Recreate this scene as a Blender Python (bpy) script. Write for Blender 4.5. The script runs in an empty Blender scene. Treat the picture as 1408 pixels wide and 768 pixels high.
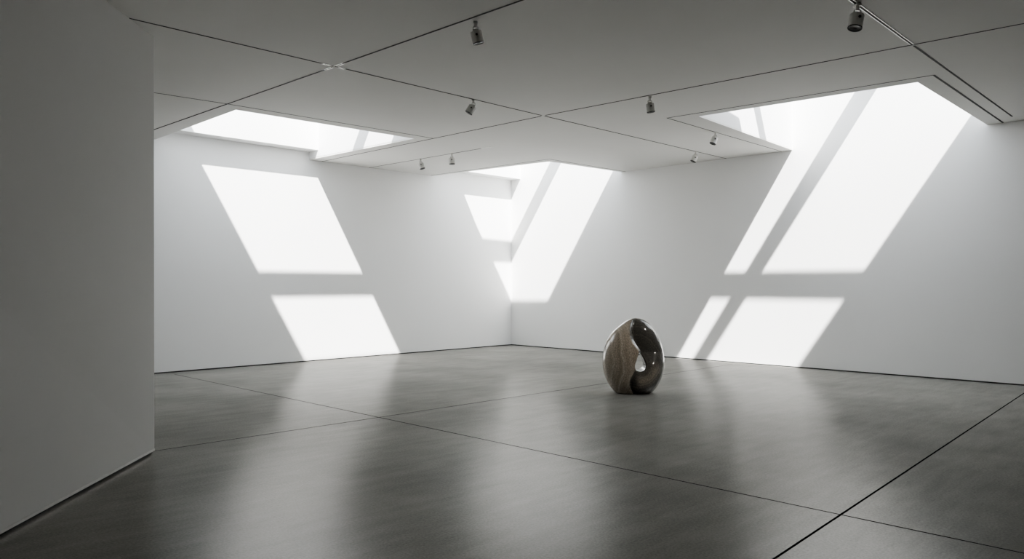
import bpy, bmesh, math
import numpy as np
from mathutils import Vector, Matrix
from mathutils.geometry import tessellate_polygon

scene = bpy.context.scene
COL = scene.collection

# ------------------------------------------------------------------ materials
def nodes_of(name):
    m = bpy.data.materials.new(name); m.use_nodes = True
    nt = m.node_tree
    return m, nt, nt.nodes['Principled BSDF']

def coord(nt, scale=(1, 1, 1)):
    tc = nt.nodes.new('ShaderNodeTexCoord'); mp = nt.nodes.new('ShaderNodeMapping')
    mp.inputs['Scale'].default_value = scale
    nt.links.new(tc.outputs['Object'], mp.inputs['Vector'])
    return mp.outputs['Vector']

def noise(nt, vec, scale, detail=4, rough=0.5):
    n = nt.nodes.new('ShaderNodeTexNoise')
    n.inputs['Scale'].default_value = scale; n.inputs['Detail'].default_value = detail
    n.inputs['Roughness'].default_value = rough
    nt.links.new(vec, n.inputs['Vector'])
    return n.outputs['Fac']

def ramp(nt, fac, stops):
    r = nt.nodes.new('ShaderNodeValToRGB')
    e = r.color_ramp.elements
    while len(e) < len(stops): e.new(0.5)
    for el, (p, c) in zip(e, stops):
        el.position = p; el.color = (*c, 1) if len(c) == 3 else c
    nt.links.new(fac, r.inputs['Fac'])
    return r.outputs['Color']

def bump(nt, bsdf, h, strength, dist):
    b = nt.nodes.new('ShaderNodeBump')
    b.inputs['Strength'].default_value = strength; b.inputs['Distance'].default_value = dist
    nt.links.new(h, b.inputs['Height']); nt.links.new(b.outputs['Normal'], bsdf.inputs['Normal'])

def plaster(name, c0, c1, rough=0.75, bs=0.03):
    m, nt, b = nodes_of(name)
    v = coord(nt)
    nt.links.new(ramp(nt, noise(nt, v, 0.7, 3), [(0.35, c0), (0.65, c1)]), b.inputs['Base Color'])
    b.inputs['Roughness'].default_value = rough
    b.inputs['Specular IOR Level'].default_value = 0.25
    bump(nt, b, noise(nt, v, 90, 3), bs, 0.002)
    return m

M_WALL = plaster('white_plaster', (0.87, 0.87, 0.862), (0.885, 0.885, 0.878))
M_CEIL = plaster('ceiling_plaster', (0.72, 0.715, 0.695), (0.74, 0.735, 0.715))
M_REAR = plaster('rear_plaster', (0.20, 0.20, 0.197), (0.22, 0.22, 0.217))
M_PART = plaster('partition_shaded_plaster', (0.60, 0.60, 0.59), (0.62, 0.62, 0.61))  # wall plaster darkened: the partition's shade is put into the colour
M_SHAFT = plaster('shaft_paint', (0.82, 0.82, 0.82), (0.84, 0.84, 0.84))

def flat(name, c, rough=0.6, metal=0.0):
    m, nt, b = nodes_of(name)
    v = coord(nt)
    d = tuple(x * 0.88 for x in c)
    nt.links.new(ramp(nt, noise(nt, v, 14, 2), [(0.3, d), (0.7, c)]), b.inputs['Base Color'])
    b.inputs['Roughness'].default_value = rough; b.inputs['Metallic'].default_value = metal
    return m

M_GAP = flat('dark_shadow_gap', (0.05, 0.05, 0.048), 0.8)
M_SLOT = flat('black_slot', (0.010, 0.010, 0.010), 0.7)
M_JOINT = flat('floor_joint_filler', (0.010, 0.010, 0.010), 0.95)
M_JOINT.node_tree.nodes['Principled BSDF'].inputs['Specular IOR Level'].default_value = 0.0
M_ALU = flat('pale_aluminium', (0.75, 0.75, 0.73), 0.35, 0.6)
M_LAMP = flat('lamp_grey_paint', (0.80, 0.795, 0.77), 0.45)
M_ARM = flat('satin_steel', (0.50, 0.50, 0.48), 0.3, 0.7)
M_BLACK = flat('black_ring', (0.03, 0.03, 0.03), 0.4)
M_LENS = flat('lens_glass', (0.07, 0.07, 0.07), 0.4)
M_BAR = flat('glazing_bar_paint', (0.6, 0.6, 0.6), 0.5)

# polished concrete floor
def concrete():
    m, nt, b = nodes_of('polished_concrete')
    v = coord(nt)
    ang = nt.nodes.new('ShaderNodeMapping')               # long soft trowel streaks
    ang.inputs['Rotation'].default_value = (0, 0, math.radians(45.3))
    ang.inputs['Scale'].default_value = (0.55, 3.2, 1)
    nt.links.new(v, ang.inputs['Vector'])
    big = noise(nt, v, 0.8, 5, 0.6)
    streak = noise(nt, ang.outputs['Vector'], 2.2, 6, 0.65)
    fine = noise(nt, v, 60, 4, 0.7)
    grit = noise(nt, v, 230, 2, 0.6)
    def mix(a, c, f):
        x = nt.nodes.new('ShaderNodeMix'); x.data_type = 'FLOAT'
        x.inputs['Factor'].default_value = f
        nt.links.new(a, x.inputs['A']); nt.links.new(c, x.inputs['B'])
        return x.outputs['Result']
    s = mix(mix(big, streak, 0.4), fine, 0.45)
    col = ramp(nt, s, [(0.36, (0.175, 0.171, 0.158)), (0.64, (0.325, 0.318, 0.296))])
    # scattered dark pits and hairlines
    vo = nt.nodes.new('ShaderNodeTexVoronoi'); vo.inputs['Scale'].default_value = 5.0
    nt.links.new(v, vo.inputs['Vector'])
    pit = ramp(nt, vo.outputs['Distance'], [(0.012, (0.45, 0.45, 0.45)), (0.03, (1, 1, 1))])
    mul = nt.nodes.new('ShaderNodeMix'); mul.data_type = 'RGBA'; mul.blend_type = 'MULTIPLY'
    mul.inputs['Factor'].default_value = 1.0
    nt.links.new(col, mul.inputs['A']); nt.links.new(pit, mul.inputs['B'])
    nt.links.new(mul.outputs['Result'], b.inputs['Base Color'])
    rr = nt.nodes.new('ShaderNodeMapRange')
    rr.inputs['From Min'].default_value = 0.3; rr.inputs['From Max'].default_value = 0.7
    rr.inputs['To Min'].default_value = 0.115; rr.inputs['To Max'].default_value = 0.19
    nt.links.new(s, rr.inputs['Value'])
    b.inputs['Roughness'].default_value = 0.6
    b.inputs['Specular IOR Level'].default_value = 0.0
    bump(nt, b, mix(fine, grit, 0.5), 0.45, 0.0018)
    # wax polish: a thin even gloss over the cement
    gl = nt.nodes.new('ShaderNodeBsdfGlossy'); gl.distribution = 'GGX'
    gl.inputs['Color'].default_value = (1, 1, 0.985, 1)
    nt.links.new(rr.outputs['Result'], gl.inputs['Roughness'])
    nt.links.new(b.inputs['Normal'].links[0].from_socket, gl.inputs['Normal'])
    lw = nt.nodes.new('ShaderNodeLayerWeight'); lw.inputs['Blend'].default_value = 0.5
    mr = nt.nodes.new('ShaderNodeMapRange')
    mr.inputs['From Min'].default_value = 0.3; mr.inputs['From Max'].default_value = 1.0
    mr.inputs['To Min'].default_value = 0.040; mr.inputs['To Max'].default_value = 0.112
    nt.links.new(lw.outputs['Facing'], mr.inputs['Value'])
    ms = nt.nodes.new('ShaderNodeMixShader')
    nt.links.new(mr.outputs['Result'], ms.inputs['Fac'])
    nt.links.new(b.outputs['BSDF'], ms.inputs[1]); nt.links.new(gl.outputs['BSDF'], ms.inputs[2])
    nt.links.new(ms.outputs['Shader'], nt.nodes['Material Output'].inputs['Surface'])
    return m
M_FLOOR = concrete()

# polished brown and charcoal stone: a vertex colour says brown or dark
def stone():
    m, nt, b = nodes_of('polished_veined_stone')
    v = coord(nt)
    at = nt.nodes.new('ShaderNodeAttribute'); at.attribute_name = 'tone'
    sep = nt.nodes.new('ShaderNodeSeparateColor'); nt.links.new(at.outputs['Color'], sep.inputs['Color'])
    grain = noise(nt, v, 75, 5, 0.75)
    wob = noise(nt, v, 3.0, 3, 0.5)
    # veins follow the field stored in the green channel
    ad = nt.nodes.new('ShaderNodeMath'); ad.operation = 'MULTIPLY_ADD'
    ad.inputs[1].default_value = 0.10
    nt.links.new(wob, ad.inputs[0]); nt.links.new(sep.outputs['Green'], ad.inputs[2])
    cx = nt.nodes.new('ShaderNodeCombineXYZ'); nt.links.new(ad.outputs[0], cx.inputs['X'])
    vein = noise(nt, cx.outputs['Vector'], 36, 4, 0.7)
    brown = ramp(nt, vein, [(0.36, (0.24, 0.207, 0.170)), (0.50, (0.34, 0.298, 0.248)), (0.64, (0.47, 0.418, 0.352))])
    dark = ramp(nt, vein, [(0.38, (0.070, 0.067, 0.062)), (0.54, (0.092, 0.088, 0.081)), (0.70, (0.15, 0.138, 0.118))])
    mx = nt.nodes.new('ShaderNodeMix'); mx.data_type = 'RGBA'
    nt.links.new(sep.outputs['Red'], mx.inputs['Factor'])
    nt.links.new(dark, mx.inputs['A']); nt.links.new(brown, mx.inputs['B'])
    sp = ramp(nt, grain, [(0.35, (0.55, 0.55, 0.55)), (0.5, (0.95, 0.95, 0.95)), (0.68, (1.5, 1.48, 1.42))])
    mul = nt.nodes.new('ShaderNodeMix'); mul.data_type = 'RGBA'; mul.blend_type = 'MULTIPLY'
    mul.inputs['Factor'].default_value = 1.0
    nt.links.new(mx.outputs['Result'], mul.inputs['A']); nt.links.new(sp, mul.inputs['B'])
    nt.links.new(mul.outputs['Result'], b.inputs['Base Color'])
    b.inputs['Roughness'].default_value = 0.16
    b.inputs['Specular IOR Level'].default_value = 0.6
    b.inputs['Coat Weight'].default_value = 0.6
    b.inputs['Coat Roughness'].default_value = 0.05
    return m
M_STONE = stone()

# ------------------------------------------------------------------ helpers
def link(name, bm, mats, parent=None, smooth=False):
    me = bpy.data.meshes.new(name)
    bmesh.ops.recalc_face_normals(bm, faces=bm.faces)
    bm.to_mesh(me); bm.free()
    for m in (mats if isinstance(mats, (list, tuple)) else [mats]): me.materials.append(m)
    if smooth:
        for p in me.polygons: p.use_smooth = True
    o = bpy.data.objects.new(name, me); COL.objects.link(o)
    if parent: o.parent = parent
    return o

def struct(o, label=None):
    o['kind'] = 'structure'
    if label: o['label'] = label
    return o

def prism(bm, bot, top, mi=0):
    """solid between two loops of the same length"""
    n = len(bot)
    a = [bm.verts.new(p) for p in bot]; b = [bm.verts.new(p) for p in top]
    fs = [bm.faces.new(a[::-1]), bm.faces.new(b)]
    for i in range(n):
        j = (i + 1) % n
        fs.append(bm.faces.new([a[i], a[j], b[j], b[i]]))
    for f in fs: f.material_index = mi

def box(bm, x0, x1, y0, y1, z0, z1, mi=0):
    q = [(x0, y0), (x1, y0), (x1, y1), (x0, y1)]
    prism(bm, [(*p, z0) for p in q], [(*p, z1) for p in q], mi)

def strip(bm, p, q, w, z0, z1, mi=0, off=0.0):
    p = Vector(p); q = Vector(q); d = (q - p).normalized(); n = Vector((-d.y, d.x))
    p = p + n * off; q = q + n * off
    h = n * (w / 2)
    c = [p - h, q - h, q + h, p + h]
    prism(bm, [(v.x, v.y, z0) for v in c], [(v.x, v.y, z1) for v in c], mi)

def slab(name, outer, holes, z0, z1, mat):
    """flat slab with polygonal holes: both faces, rims at the holes and at the outside"""
    bm = bmesh.new()
    loops = [outer] + holes
    flat_pts = [p for l in loops for p in l]
    tris = tessellate_polygon([[Vector((*p, 0)) for p in l] for l in loops])
    lo = [bm.verts.new((*p, z0)) for p in flat_pts]
    hi = [bm.verts.new((*p, z1)) for p in flat_pts]
    for t in tris:
        bm.faces.new([lo[i] for i in t]); bm.faces.new([hi[i] for i in reversed(t)])
    k = 0
    for l in loops:
        n = len(l)
        for i in range(n):
            a, b_ = k + i, k + (i + 1) % n
            bm.faces.new([lo[a], lo[b_], hi[b_], hi[a]])
        k += n
    return link(name, bm, mat)

# ------------------------------------------------------------------ room numbers (metres; the far corner is the origin,
# the left wall runs along x, the right wall along y)
HC, HR, END = 4.2, 5.3, 24.0
SUN_A, SUN_B = 0.53, 0.645                       # sun travels (-A, -B, -1)

# skylight openings in the ceiling; unseen roof holes above, shaped to set the sunlit edges
L_CEIL = [(9.07, -0.08), (5.985, -0.08), (5.85, 3.36), (9.09, 3.23)]
L_ROOF = [(9.13, -0.08), (5.985, -0.08), (5.85, 3.49), (8.92, 3.49)]
C_CEIL = [(2.70, -0.08), (-0.08, -0.08), (-0.08, 3.60), (2.30, 3.41)]
C_ROOF = [(2.56, -0.08), (-0.08, -0.08), (-0.08, 4.13), (2.235, 4.02), (2.245, 2.72), (2.48, 1.5)]
C_TOP = [(2.72, -0.08), (-0.08, -0.08), (-0.08, 4.14), (2.32, 4.03)]
R_CEIL = [(-0.08, 7.65), (3.86, 7.90), (3.62, 10.94), (-0.08, 10.92)]
R_ROOF = [(-0.08, 7.65), (3.72, 7.89), (3.66, 8.45), (2.92, 8.45), (2.92, 11.23), (-0.08, 11.38)]
R_TOP = [(-0.08, 7.65), (3.87, 7.90), (3.63, 11.3), (-0.08, 11.39)]

# floor
bm = bmesh.new(); box(bm, -0.3, END + .3, -0.3, END + .3, -0.2, 0.0)
struct(link('floor', bm, M_FLOOR))
# ceiling, and an unseen roof slab cut to shape the sun patches
OUT = [(-0.3, -0.3), (END + .3, -0.3), (END + .3, END + .3), (-0.3, END + .3)]
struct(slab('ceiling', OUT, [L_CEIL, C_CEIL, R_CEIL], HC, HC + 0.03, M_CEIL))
struct(slab('ceiling_roof', OUT, [L_ROOF, C_ROOF, R_ROOF], HR, HR + 0.12, M_SHAFT))
# walls: a recessed dark foot leaves the shadow gap along the floor
GAP = 0.022
def wall(name, x0, x1, y0, y1, m=M_WALL, top=HR):
    bm = bmesh.new(); box(bm, x0, x1, y0, y1, GAP, top)
    return struct(link(name, bm, m))
wall('wall_left', -0.3, END + .3, -0.3, 0.0)
wall('wall_right', -0.3, 0.0, 0.0, END + .3)
wall('wall_rear', END, END + .3, 0.0, END + .3, M_REAR)
wall('wall_front', 0.0, END, END, END + .3, M_REAR)
def base(name, x0, x1, y0, y1):
    bm = bmesh.new(); box(bm, x0, x1, y0, y1, 0.0, GAP)
    return struct(link(name, bm, M_GAP))
base('baseboard_left', -0.2, END, -0.2, -0.014)
base('baseboard_right', -0.2, -0.014, -0.014, END)

# partition in the near left: its face leans very slightly with the foreground edge
b0, b1 = Vector((11.465, 6.575)), Vector((13.05, 8.37))
t0, t1 = Vector((11.19, 5.80)), Vector((11.885, 6.549))
db = (b1 - b0).normalized(); dt = (t1 - t0).normalized()
LEN, TH = 7.0, 0.4
nb = Vector((db.y, -db.x)); nt_ = Vector((dt.y, -dt.x))
def at_z(z):
    k = z / HC
    a = b0.lerp(t0, k); d = db.lerp(dt, k).normalized(); n = Vector((d.y, -d.x))
    return a, d, n
def loop(z, inset=0.0):
    a, d, n = at_z(z)
    p = [a + n * inset + d * inset, a + d * LEN + n * inset, a + d * LEN + n * TH, a + n * TH + d * inset]
    return [(q.x, q.y, z) for q in p]
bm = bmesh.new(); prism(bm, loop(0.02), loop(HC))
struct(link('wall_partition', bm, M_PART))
bm = bmesh.new(); prism(bm, loop(0.0, 0.02), loop(0.02, 0.012))
struct(link('baseboard_partition', bm, M_GAP))
bm = bmesh.new()
a, d, n = at_z(0.05)
strip(bm, a + d * 0.0 - n * 0.003, a + d * LEN - n * 0.003, 0.006, 0.0205, 0.040)
struct(link('trim_partition', bm, M_ALU))

# ------------------------------------------------------------------ skylights
def skylight(name, ceil, roof, bars):
    root = bpy.data.objects.new(name, None); COL.objects.link(root); struct(root)
    bm = bmesh.new()
    lo = [Vector((*p, HC + 0.03)) for p in ceil]; hi = [Vector((*p, HR)) for p in roof]
    cen = sum((Vector((p.x, p.y)) for p in lo), Vector((0, 0))) / 4
    for i in range(4):
        j = (i + 1) % 4
        if min(max(lo[i].x, lo[j].x), max(lo[i].y, lo[j].y)) < 0.0: continue      # the room's own wall closes this side
        vs = [bm.verts.new(p) for p in (lo[i], lo[j], hi[j], hi[i])]
        bm.faces.new(vs)
    sh = link('shaft_lining', bm, M_SHAFT, root)
    sh.modifiers.new('thick', 'SOLIDIFY').thickness = 0.004
    for (p, q) in bars:
        bm = bmesh.new(); prism(bm, [(*v, HR + 0.0) for v in q], [(*v, HR + 0.10) for v in q])
        link('glazing_bar', bm, M_BAR, root)
    return root

def bar_x(x0, x1, ya, yb): return (None, [(x0, ya), (x1, ya), (x1, yb), (x0, yb)])
def bar_y(y0, y1, xa, xb): return (None, [(xa, y0), (xb, y0), (xb, y1), (xa, y1)])
skylight('window_1', L_CEIL, L_ROOF, [bar_x(5.6, 9.4, 2.275, 2.56)])
skylight('window_2', C_CEIL, C_TOP, [(None, [(-.1, 1.90), (1.38, 1.71), (2.8, 1.68), (2.8, 2.01), (1.6, 2.02), (-.1, 2.24)])])  # hidden bar, bent to steer its shadow on both walls
skylight('window_3', R_CEIL, R_TOP, [bar_y(7.5, 11.6, 1.872, 2.122), (None, [(-.1, 9.02), (3.2, 8.92), (3.2, 9.22), (-.1, 9.345)])])
# thick inner linings over the left wall: their underside shows as a ledge in two skylights
for k, (x0, x1) in enumerate(((5.97, 9.16), (0.0, 2.66))):
    bm = bmesh.new(); box(bm, x0, x1, 0.0, 0.335, 4.362, HR - 0.01)
    struct(link('trim_ledge' if k == 0 else 'trim_ledge.001', bm, M_WALL))

# ------------------------------------------------------------------ ceiling slots and floor joints
def slot(name, segs, w=0.02, lips=()):
    bm = bmesh.new()
    for p, q in segs: strip(bm, p, q, w, HC - 0.003, HC + 0.004, 0)
    for p, q in lips:
        for s in (-1, 1): strip(bm, p, q, 0.008, HC - 0.005, HC + 0.004, 1, s * (w / 2 + 0.005))
    return struct(link(name, bm, [M_SLOT, M_ALU]))
slot('trim_1', [((0.02, 6.262), (5.55, 6.225)), ((5.62, 6.224), (9.27, 6.222)), ((9.29, 6.222), (13.4, 6.19))], 0.019,
     lips=[((9.13, 6.222), (9.23, 6.222)), ((9.33, 6.222), (9.44, 6.222))])
slot('trim_2', [((9.42, 0.4), (9.276, 6.16)), ((9.275, 6.29), (9.10, 14.0))], 0.021,
     lips=[((9.281, 6.02), (9.277, 6.17)), ((9.275, 6.27), (9.271, 6.42))])
slot('trim_3', [((5.685, 0.0), (5.585, 6.18)), ((5.583, 6.27), (5.25, 12.4)), ((5.25, 12.4), (5.15, 15.0))], 0.019)
slot('trim_4', [((4.492, 0.0), (4.355, 3.50))], 0.017, lips=[((4.355, 3.52), (4.345, 3.80))])
slot('trim_5', [((0.44, 11.352), (5.26, 11.384)), ((5.31, 11.384), (9.0, 11.42))], 0.022, lips=[((5.33, 11.384), (9.0, 11.42))])
slot('trim_6', [((5.641, 3.63), (9.36, 3.50)), ((9.36, 3.50), (10.9, 3.36))], 0.012)
slot('trim_7', [((2.775, 0.06), (2.54, 3.617)), ((2.54, 3.617), (0.0, 3.71))], 0.014)
slot('trim_8', [((0.02, 7.445), (4.11, 7.493)), ((4.11, 7.493), (3.842, 11.188))], 0.013)
slot('trim_9', [((3.842, 11.188), (0.02, 11.144))], 0.026)

def joint(name, p, q, w):
    bm = bmesh.new(); strip(bm, p, q, w, -0.01, 0.0012)
    return struct(link(name, bm, M_JOINT))
joint('trim_10', (8.85, 0.3), (8.82, 20.0), 0.010)
joint('trim_11', (13.0, 6.49), (0.3, 6.55), 0.010)
joint('trim_12', (0.0, 11.555), (14.0, 12.22), 0.015)

# ------------------------------------------------------------------ track spotlights
FWD = Vector((-0.7112, -0.7030, 0)).normalized()
RGT = Vector((FWD.y, -FWD.x, 0))
def lathe(bm, prof, n=40, mi=0):
    rings = []
    for r, z in prof:
        rings.append([bm.verts.new((r * math.cos(2 * math.pi * i / n), r * math.sin(2 * math.pi * i / n), z)) for i in range(n)])
    for a, b_ in zip(rings, rings[1:]):
        for i in range(n):
            j = (i + 1) % n
            f = bm.faces.new([a[i], a[j], b_[j], b_[i]]); f.material_index = mi
    return rings

def spotlight_parts():
    """meshes in the lamp's own frame: the track is at z=0, the tilting head is centred on its pivot"""
    d = {}
    bm = bmesh.new()
    box(bm, -0.020, 0.020, -0.036, 0.036, -0.020, 0.0)
    bmesh.ops.bevel(bm, geom=bm.edges[:], offset=0.003, segments=2, affect='EDGES')
    lathe(bm, [(0.0005, -0.018), (0.0165, -0.018), (0.0165, -0.046), (0.012, -0.050), (0.0005, -0.050)], 24)
    d['mount'] = bm
    bm = bmesh.new()                                 # forked bracket
    box(bm, -0.028, 0.028, -0.009, 0.009, -0.056, -0.048)
    for s in (-1, 1):
        box(bm, s * 0.0255 - 0.003, s * 0.0255 + 0.003, -0.009, 0.009, -0.092, -0.052)
    bmesh.ops.bevel(bm, geom=bm.edges[:], offset=0.0012, segments=1, affect='EDGES')
    d['bracket'] = bm
    bm = bmesh.new()                                 # knuckle hub and shell, pivot at origin, pointing to -z
    R = 0.057
    lathe(bm, [(0.0005, -0.012), (R - 0.003, -0.012), (R - 0.001, -0.013), (R, -0.016), (R, -0.126), (R - 0.0025, -0.129),
               (R - 0.007, -0.129), (R - 0.009, -0.118), (0.0005, -0.118)], 48)
    box(bm, -0.022, 0.022, -0.011, 0.011, -0.022, 0.012)
    d['housing'] = bm
    bm = bmesh.new()
    lathe(bm, [(R - 0.012, -0.124), (R + 0.0006, -0.124), (R + 0.0006, -0.130), (R - 0.003, -0.133), (R - 0.009, -0.132), (R - 0.012, -0.124)], 48)
    d['lens_ring'] = bm
    bm = bmesh.new()
    lathe(bm, [(0.0005, -0.1205), (0.012, -0.121), (0.016, -0.125), (0.041, -0.128), (0.0435, -0.126), (0.0435, -0.119), (0.0005, -0.1185)], 40)
    d['lens'] = bm
    bm = bmesh.new()
    rings = lathe(bm, [(0.0005, 0.0), (0.009, 0.0), (0.011, 0.003), (0.011, 0.010), (0.008, 0.013), (0.0005, 0.013)], 20)
    bmesh.ops.rotate(bm, verts=bm.verts, cent=(0, 0, 0), matrix=Matrix.Rotation(math.radians(90), 3, 'X'))
    bmesh.ops.translate(bm, verts=bm.verts, vec=(0, -0.054, -0.052))
    d['knob'] = bm
    return d
parts = spotlight_parts()
proto_mats = {'mount': M_LAMP, 'bracket': M_ARM, 'housing': M_LAMP, 'lens_ring': M_BLACK, 'lens': M_LENS, 'knob': M_BLACK}
PIVOT = Vector((0, 0, -0.080))
def make_proto():
    root = bpy.data.objects.new('track_spotlight', None); COL.objects.link(root)
    made = {}
    for k in ('mount', 'bracket', 'housing'):
        made[k] = link(k, parts[k], proto_mats[k], root)
    for k in ('lens_ring', 'lens', 'knob'):
        made[k] = link(k, parts[k], proto_mats[k], made['housing'])
    for o in made.values():
        for p in o.data.polygons: p.use_smooth = True
        md = o.modifiers.new('edge', 'EDGE_SPLIT'); md.split_angle = math.radians(38)
    made['housing'].location = PIVOT
    return root
proto = make_proto()
def copy_tree(o, parent=None):
    c = o.copy(); COL.objects.link(c)
    if parent: c.parent = parent
    for ch in list(o.children): copy_tree(ch, c)
    return c

VIEW_YAW = math.atan2(RGT.y, RGT.x)
# position on the ceiling, swing towards picture right (deg), swing towards the viewer (deg), scale, label
SPOTS = [
    ((9.119, 8.535), 13, -6, 1.00, 'grey track spotlight at top centre, aimed away with a black knob on its back'),
    ((7.020, 6.205), -32, 0, 0.98, 'grey track spotlight tilted to the left, between the left skylight and the slot crossing'),
    ((5.405, 8.056), 8, -3, 1.00, 'grey track spotlight hanging almost straight, midway between the corner skylight and the right skylight'),
    ((6.955, 11.404), -13, 7, 1.12, 'grey spotlight showing its round dark lens, on the slot with pale edges'),
    ((2.591, 7.470), -22, 4, 0.98, 'pale track spotlight hung on the trim line beside the right skylight, lit along one side'),
    ((1.192, 6.252), -24, 0, 0.98, 'small grey track spotlight tilted left near the right wall, below the right skylight edge'),
    ((4.430, 1.755), 16, 3, 1.00, 'small grey spotlight on the short slot, the one nearer the left wall'),
    ((4.386, 2.684), 3, 4, 1.00, 'small grey spotlight on the short slot, the one nearer its pale open end'),
]
for i, ((x, y), sx, sv, sc, lab) in enumerate(SPOTS):
    o = proto if i == 0 else copy_tree(proto)
    o.location = (x, y, HC - 0.003); o.rotation_euler = (0, 0, VIEW_YAW); o.scale = (sc, sc, sc)
    # local +x is picture right, local +y away from the viewer
    h = [c for c in o.children if c.name.startswith('housing')][0]
    h.rotation_euler = (math.radians(-sv), math.radians(-sx), 0)
    o['label'] = lab; o['category'] = 'spotlight'; o['group'] = 'track spotlights on the ceiling'

# ------------------------------------------------------------------ sculpture: a polished egg with a twisting hollow and a teardrop hole
def interp(z, pts):
    pts = sorted(pts); return np.interp(z, [p[0] for p in pts], [p[1] for p in pts])
S = 0.0106
def cz(Y): return (543 - (430 + Y / 6.4)) * S
def cxx(X): return (820 + X / 6.4 - 870.5) * S
def smooth_interp(z, pts, sig=0.02):
    zz = np.linspace(-0.1, 1.25, 541); v = interp(zz, pts)
    k = np.exp(-0.5 * (np.arange(-40, 41) * (zz[1] - zz[0]) / sig) ** 2); k /= k.sum()
    v = np.convolve(np.pad(v, 40, mode='edge'), k, mode='valid')
    return np.interp(z, zz, v)

OUTL = [(70, 312, 432), (85, 276, 462), (100, 250, 485), (150, 187, 530), (200, 143, 557), (250, 111, 580), (300, 90, 600), (350, 76, 612),
        (400, 69, 618), (450, 67, 620), (500, 70, 617), (550, 80, 608), (600, 97, 592), (650, 122, 568), (690, 150, 540), (714, 172, 518), (760, 215, 470)]
TOPY = 56
RIDGE = [(40, 345), (60, 330), (100, 305), (150, 290), (200, 287), (240, 297), (280, 318), (320, 346), (350, 366), (400, 345), (450, 329), (490, 328),
         (530, 312), (560, 296), (600, 281), (640, 281), (680, 298), (715, 318)]
HOLE = [(370, 345), (384, 352), (397, 368), (415, 400), (429, 440), (434, 468), (426, 498), (402, 517), (375, 521), (350, 513), (333, 493), (327, 466), (334, 440), (345, 408), (358, 368)]
def chaikin(P, n=3):
    for _ in range(n):
        Q = []
        for i in range(len(P)):
            a, b = P[i], P[(i + 1) % len(P)]
            Q.append(a if i == 0 else (0.75 * a[0] + 0.25 * b[0], 0.75 * a[1] + 0.25 * b[1]))
            if i != len(P) - 1: Q.append((0.25 * a[0] + 0.75 * b[0], 0.25 * a[1] + 0.75 * b[1]))
        P = Q
    return P
HOLE_S = chaikin(HOLE)
DEPTH = [(0, .07), (.10, .10), (.20, .115), (.30, .125), (.36, .135), (.42, .165), (.5, .20), (.6, .215), (.7, .20), (.8, .175), (.9, .135), (1.0, .08), (1.07, .03), (1.1, .0)]
WIDTH = [(0, .13), (.2, .145), (.33, .155), (.42, .18), (.55, .23), (.7, .25), (.85, .24), (1.0, .17), (1.1, .1)]

def poly_sdf(x, z, P):
    d = np.full(x.shape, 1e9); ins = np.zeros(x.shape, bool)
    n = len(P)
    for i in range(n):
        ax, az = P[i]; bx, bz = P[(i + 1) % n]
        ex, ez = bx - ax, bz - az
        t = np.clip(((x - ax) * ex + (z - az) * ez) / (ex * ex + ez * ez), 0, 1)
        d = np.minimum(d, (x - ax - t * ex) ** 2 + (z - az - t * ez) ** 2)
        c = ((az > z) != (bz > z)) & (x < (bx - ax) * (z - az) / (bz - az + 1e-12) + ax)
        ins ^= c
    d = np.sqrt(d)
    return np.where(ins, -d, d)

def smax(a, b, k):
    h = np.clip(0.5 + 0.5 * (a - b) / k, 0, 1)
    return b + (a - b) * h + k * h * (1 - h)

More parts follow.
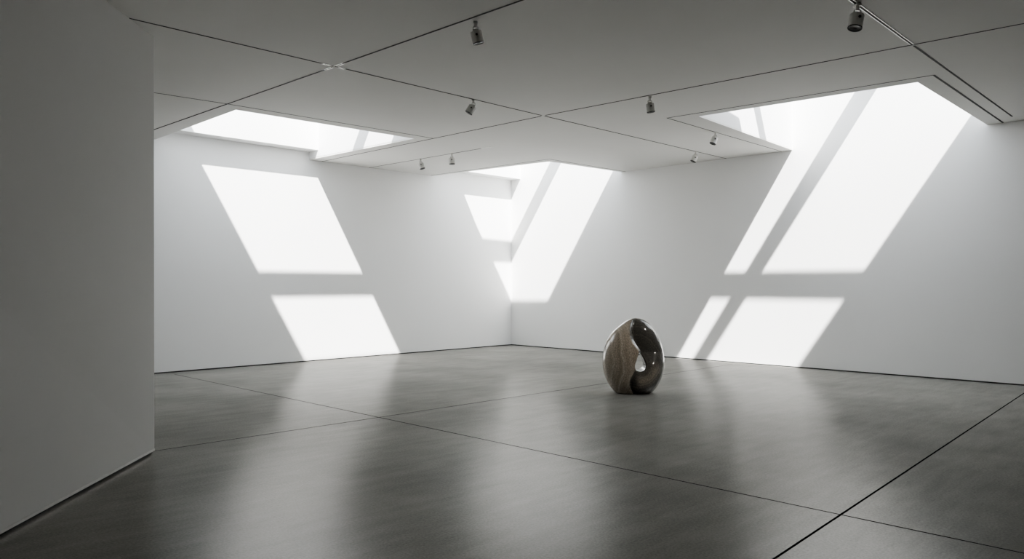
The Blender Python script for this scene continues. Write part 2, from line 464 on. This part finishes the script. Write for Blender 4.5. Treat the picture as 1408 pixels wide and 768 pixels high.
def field(X, Y, Z):
    # X, Y, Z broadcastable grids
    zt = cz(TOPY)
    zl = [(cz(a), cxx(b)) for a, b, c in OUTL]; zr = [(cz(a), cxx(c)) for a, b, c in OUTL]
    z1 = Z
    xl = smooth_interp(z1, zl, 0.03); xr = smooth_interp(z1, zr, 0.03)
    # rounded tip
    z0 = cz(100); k = np.clip((zt - z1) / (zt - z0), 0, 1)
    tipx = cxx(368)
    f = np.sqrt(k)
    xl = np.where(z1 > z0, tipx + (smooth_interp(z0, zl, 0.03) - tipx) * f, xl)
    xr = np.where(z1 > z0, tipx + (smooth_interp(z0, zr, 0.03) - tipx) * f, xr)
    cx = (xl + xr) / 2; w = np.maximum((xr - xl) / 2, 0.004)
    dd = 0.74 * w
    rho = np.sqrt(((X - cx) / w) ** 2 + (Y / dd) ** 2)
    E = (rho - 1) * dd
    E = np.where(z1 > zt, np.maximum(E, z1 - zt), E)
    # hollow on the viewer's side, right of the ridge
    r = smooth_interp(z1, [(cz(a), cxx(b)) for a, b in RIDGE], 0.012)
    t = X - r
    front = dd * np.sqrt(np.clip(1 - ((X - cx) / w) ** 2, 0, 1))
    D = smooth_interp(z1, DEPTH, 0.02); W = smooth_interp(z1, WIDTH, 0.03)
    cw = smooth_interp(z1, [(0, .014), (.35, .014), (.5, .026), (.62, .040), (.85, .046), (1.0, .036), (1.08, .02)], 0.02)   # width of the bright lip
    lip = np.clip(t / cw, 0, 1)
    on = np.clip((t - cw) / 0.026, 0, 1); on = on * on * (3 - 2 * on)
    bowl = np.exp(-(np.maximum(t - cw - 0.02, 0) / W) ** 2)
    carve = 0.85 * cw * lip * np.exp(-(np.maximum(t - cw, 0) / 0.1) ** 2) + np.maximum(D - 0.85 * cw, 0) * bowl * on
    P = [(cxx(a), cz(b)) for a, b in HOLE_S]
    h2 = poly_sdf(X + 0 * Z, Z + 0 * X, P)
    lowz = np.clip((0.46 - z1) / 0.12, 0, 1); lowz = lowz * lowz * (3 - 2 * lowz)
    roll = 0.0 * np.exp(-(np.maximum(h2, 0) / 0.055) ** 2) * lowz * np.clip(t / 0.05, 0, 1)
    ring = 0.0 * np.exp(-((h2 - 0.155) / 0.03) ** 2) * np.clip((X - 0.03) / 0.08, 0, 1) * np.clip((0.5 - z1) / 0.15, 0, 1)
    carve = carve + roll + ring
    G = -(Y + front - carve)
    G = np.where(t > -0.02, G, -1.0)
    F = np.maximum(E, np.where(np.broadcast_to(carve, G.shape) > 1e-4, G, -1.0))
    # the round swelling under the hole
    bx, bz = cxx(392), cz(622)
    B = (np.sqrt(((X - bx) / 0.150) ** 2 + ((Z - bz) / 0.158) ** 2 + ((Y + 0.155) / 0.135) ** 2) - 1) * 0.14
    F = -smax(-F, -B, 0.035)
    # funnel on the far side
    back = 0.26 * np.exp(-(np.maximum(h2, 0) / 0.13) ** 2)
    F = np.maximum(F, Y - (front - back))
    # teardrop hole with softened lip
    F = smax(F, -h2 + 0 * Y, 0.022)
    F = smax(F, -Z + 0 * X + 0 * Y, 0.02)
    return F, t, h2

def surface_nets(F, org, h):
    nx, ny, nz = F.shape
    ins = F < 0
    cs = [(i, j, k) for i in (0, 1) for j in (0, 1) for k in (0, 1)]
    sl = lambda c: (slice(c[0], nx - 1 + c[0]), slice(c[1], ny - 1 + c[1]), slice(c[2], nz - 1 + c[2]))
    cnt = sum(ins[sl(c)].astype(np.int8) for c in cs)
    act = (cnt > 0) & (cnt < 8)
    acc = np.zeros(act.shape + (3,)); num = np.zeros(act.shape)
    for a in range(8):
        for b_ in range(a + 1, 8):
            ca, cb = cs[a], cs[b_]
            if sum(abs(p - q) for p, q in zip(ca, cb)) != 1: continue
            fa, fb = F[sl(ca)], F[sl(cb)]
            cr = (fa < 0) != (fb < 0)
            t = np.where(cr, fa / np.where(cr, fa - fb, 1), 0)
            for d in range(3):
                acc[..., d] += np.where(cr, ca[d] + (cb[d] - ca[d]) * t, 0)
            num += cr
    idx = -np.ones(act.shape, int)
    ii = np.argwhere(act); idx[act] = np.arange(len(ii))
    V = org + h * (ii + acc[act] / num[act][:, None])
    faces = []
    for d in range(3):
        u, v = (d + 1) % 3, (d + 2) % 3
        s0 = [slice(1, -1)] * 3; s1 = [slice(1, -1)] * 3
        s0[d] = slice(0, -1); s1[d] = slice(1, None)
        A, B = ins[tuple(s0)], ins[tuple(s1)]
        q = np.argwhere(A != B)
        off = np.ones(3, int); off[d] = 0
        q = q + off
        eu = np.zeros(3, int); eu[u] = 1; ev = np.zeros(3, int); ev[v] = 1
        g = lambda p: idx[p[:, 0], p[:, 1], p[:, 2]]
        quad = np.stack([g(q - eu - ev), g(q - ev), g(q), g(q - eu)], 1)
        flip = ins[q[:, 0], q[:, 1], q[:, 2]]
        quad[~flip] = quad[~flip][:, ::-1]
        faces.append(quad)
    return V, np.concatenate(faces)

H = 0.0062
ox = np.array([-0.50, -0.37, -0.04])
nxyz = (int(1.0 / H), int(0.74 / H), int(1.20 / H))
gx = (ox[0] + H * np.arange(nxyz[0]))[:, None, None]
gy = (ox[1] + H * np.arange(nxyz[1]))[None, :, None]
gz = (ox[2] + H * np.arange(nxyz[2]))[None, None, :]
Fd, _, _ = field(gx, gy, gz)
V, Q = surface_nets(Fd, ox, H)
# relax the vertices a little so the polished skin reads smooth
E2 = np.concatenate([Q[:, [0, 1]], Q[:, [1, 2]], Q[:, [2, 3]], Q[:, [3, 0]]])
E2 = np.unique(np.sort(E2, 1), axis=0)
def lap(P):
    s = np.zeros_like(P); n = np.zeros(len(P))
    np.add.at(s, E2[:, 0], P[E2[:, 1]]); np.add.at(s, E2[:, 1], P[E2[:, 0]])
    np.add.at(n, E2[:, 0], 1); np.add.at(n, E2[:, 1], 1)
    return s / n[:, None] - P
for _ in range(14):
    V = V + 0.5 * lap(V)
    V = V - 0.52 * lap(V)
for _ in range(2): V = V + 0.5 * lap(V)
V[:, 2] -= V[:, 2].min()
me = bpy.data.meshes.new('stone_sculpture')
me.from_pydata(V.tolist(), [], Q.tolist()); me.update()
for p in me.polygons: p.use_smooth = True
r = smooth_interp(V[:, 2], [(cz(a), cxx(b)) for a, b in RIDGE], 0.012)
t = V[:, 0] - r
P = [(cxx(a), cz(b)) for a, b in HOLE_S]
h2 = poly_sdf(V[:, 0], V[:, 2], P)
left = 1 - np.clip((t + 0.005) / 0.02, 0, 1)
backside = np.clip(V[:, 1] / 0.05 + 0.5, 0, 1)
cres = np.exp(-((h2 - 0.14) / 0.07) ** 2) * np.clip((0.50 - V[:, 2]) / 0.15, 0, 1) * np.clip((V[:, 0] - 0.02) / 0.08, 0, 1)
tone = np.clip(np.maximum(np.maximum(left, 0.55 * backside), 0.85 * cres), 0, 1)
gre = np.where(t < 0, 0.35 + 0.55 * (V[:, 0] + 0.25 * (V[:, 2] - 0.55) ** 2), 0.25 + 0.9 * h2)
ca = me.color_attributes.new('tone', 'FLOAT_COLOR', 'POINT')
buf = np.zeros((len(V), 4), np.float32); buf[:, 0] = tone; buf[:, 1] = gre; buf[:, 3] = 1
ca.data.foreach_set('color', buf.ravel())
me.materials.append(M_STONE)
sc_o = bpy.data.objects.new('stone_sculpture', me); COL.objects.link(sc_o)
pos = Vector((5.18, 7.63, 0)) + FWD * 0.27
sc_o.location = (pos.x, pos.y, 0.0); sc_o.rotation_euler = (0, 0, VIEW_YAW)
sc_o['label'] = 'polished brown and charcoal egg-shaped stone sculpture with a teardrop hole, standing on the concrete floor'
sc_o['category'] = 'sculpture'

# ------------------------------------------------------------------ light
sun = bpy.data.lights.new('sun', 'SUN'); sun.energy = 9.0; sun.angle = math.radians(1.0); sun.color = (1.0, 0.985, 0.96)
so = bpy.data.objects.new('sun', sun); COL.objects.link(so)
so.rotation_euler = Vector((-SUN_A, -SUN_B, -1)).to_track_quat('-Z', 'Y').to_euler()
so.location = (6, 8, 12)
w = bpy.data.worlds.new('sky'); scene.world = w; w.use_nodes = True
bg = w.node_tree.nodes['Background']
bg.inputs['Color'].default_value = (0.86, 0.93, 1.0, 1); bg.inputs['Strength'].default_value = 1.2

def gallery_lamp(p, target, power):
    l = bpy.data.lights.new('spot_beam', 'SPOT'); l.energy = power; l.spot_size = math.radians(17); l.spot_blend = 1.0
    l.shadow_soft_size = 0.25; l.color = (1.0, 0.94, 0.86)
    o = bpy.data.objects.new('spot_beam', l); COL.objects.link(o)
    o.location = p; o.rotation_euler = (Vector(target) - Vector(p)).to_track_quat('-Z', 'Y').to_euler()
gallery_lamp((6.93, 11.33, 3.90), (pos.x, pos.y, 0.62), 120)

# ------------------------------------------------------------------ camera
cam = bpy.data.cameras.new('camera'); cam.sensor_width = 36; cam.sensor_fit = 'HORIZONTAL'
cam.lens = 36 * 1034 / 1408; cam.shift_y = 7 / 1408
co = bpy.data.objects.new('camera', cam); COL.objects.link(co)
co.location = (14.162, 14.027, 1.6)
co.rotation_euler = FWD.to_track_quat('-Z', 'Y').to_euler()
scene.camera = co

vs = scene.view_settings
vs.view_transform = 'AgX'; vs.look = 'AgX - Medium High Contrast'; vs.exposure = 1.56
scene.cycles.max_bounces = 12; scene.cycles.diffuse_bounces = 8; scene.cycles.glossy_bounces = 5
scene.cycles.sample_clamp_indirect = 8.0
scene.cycles.use_denoising = True
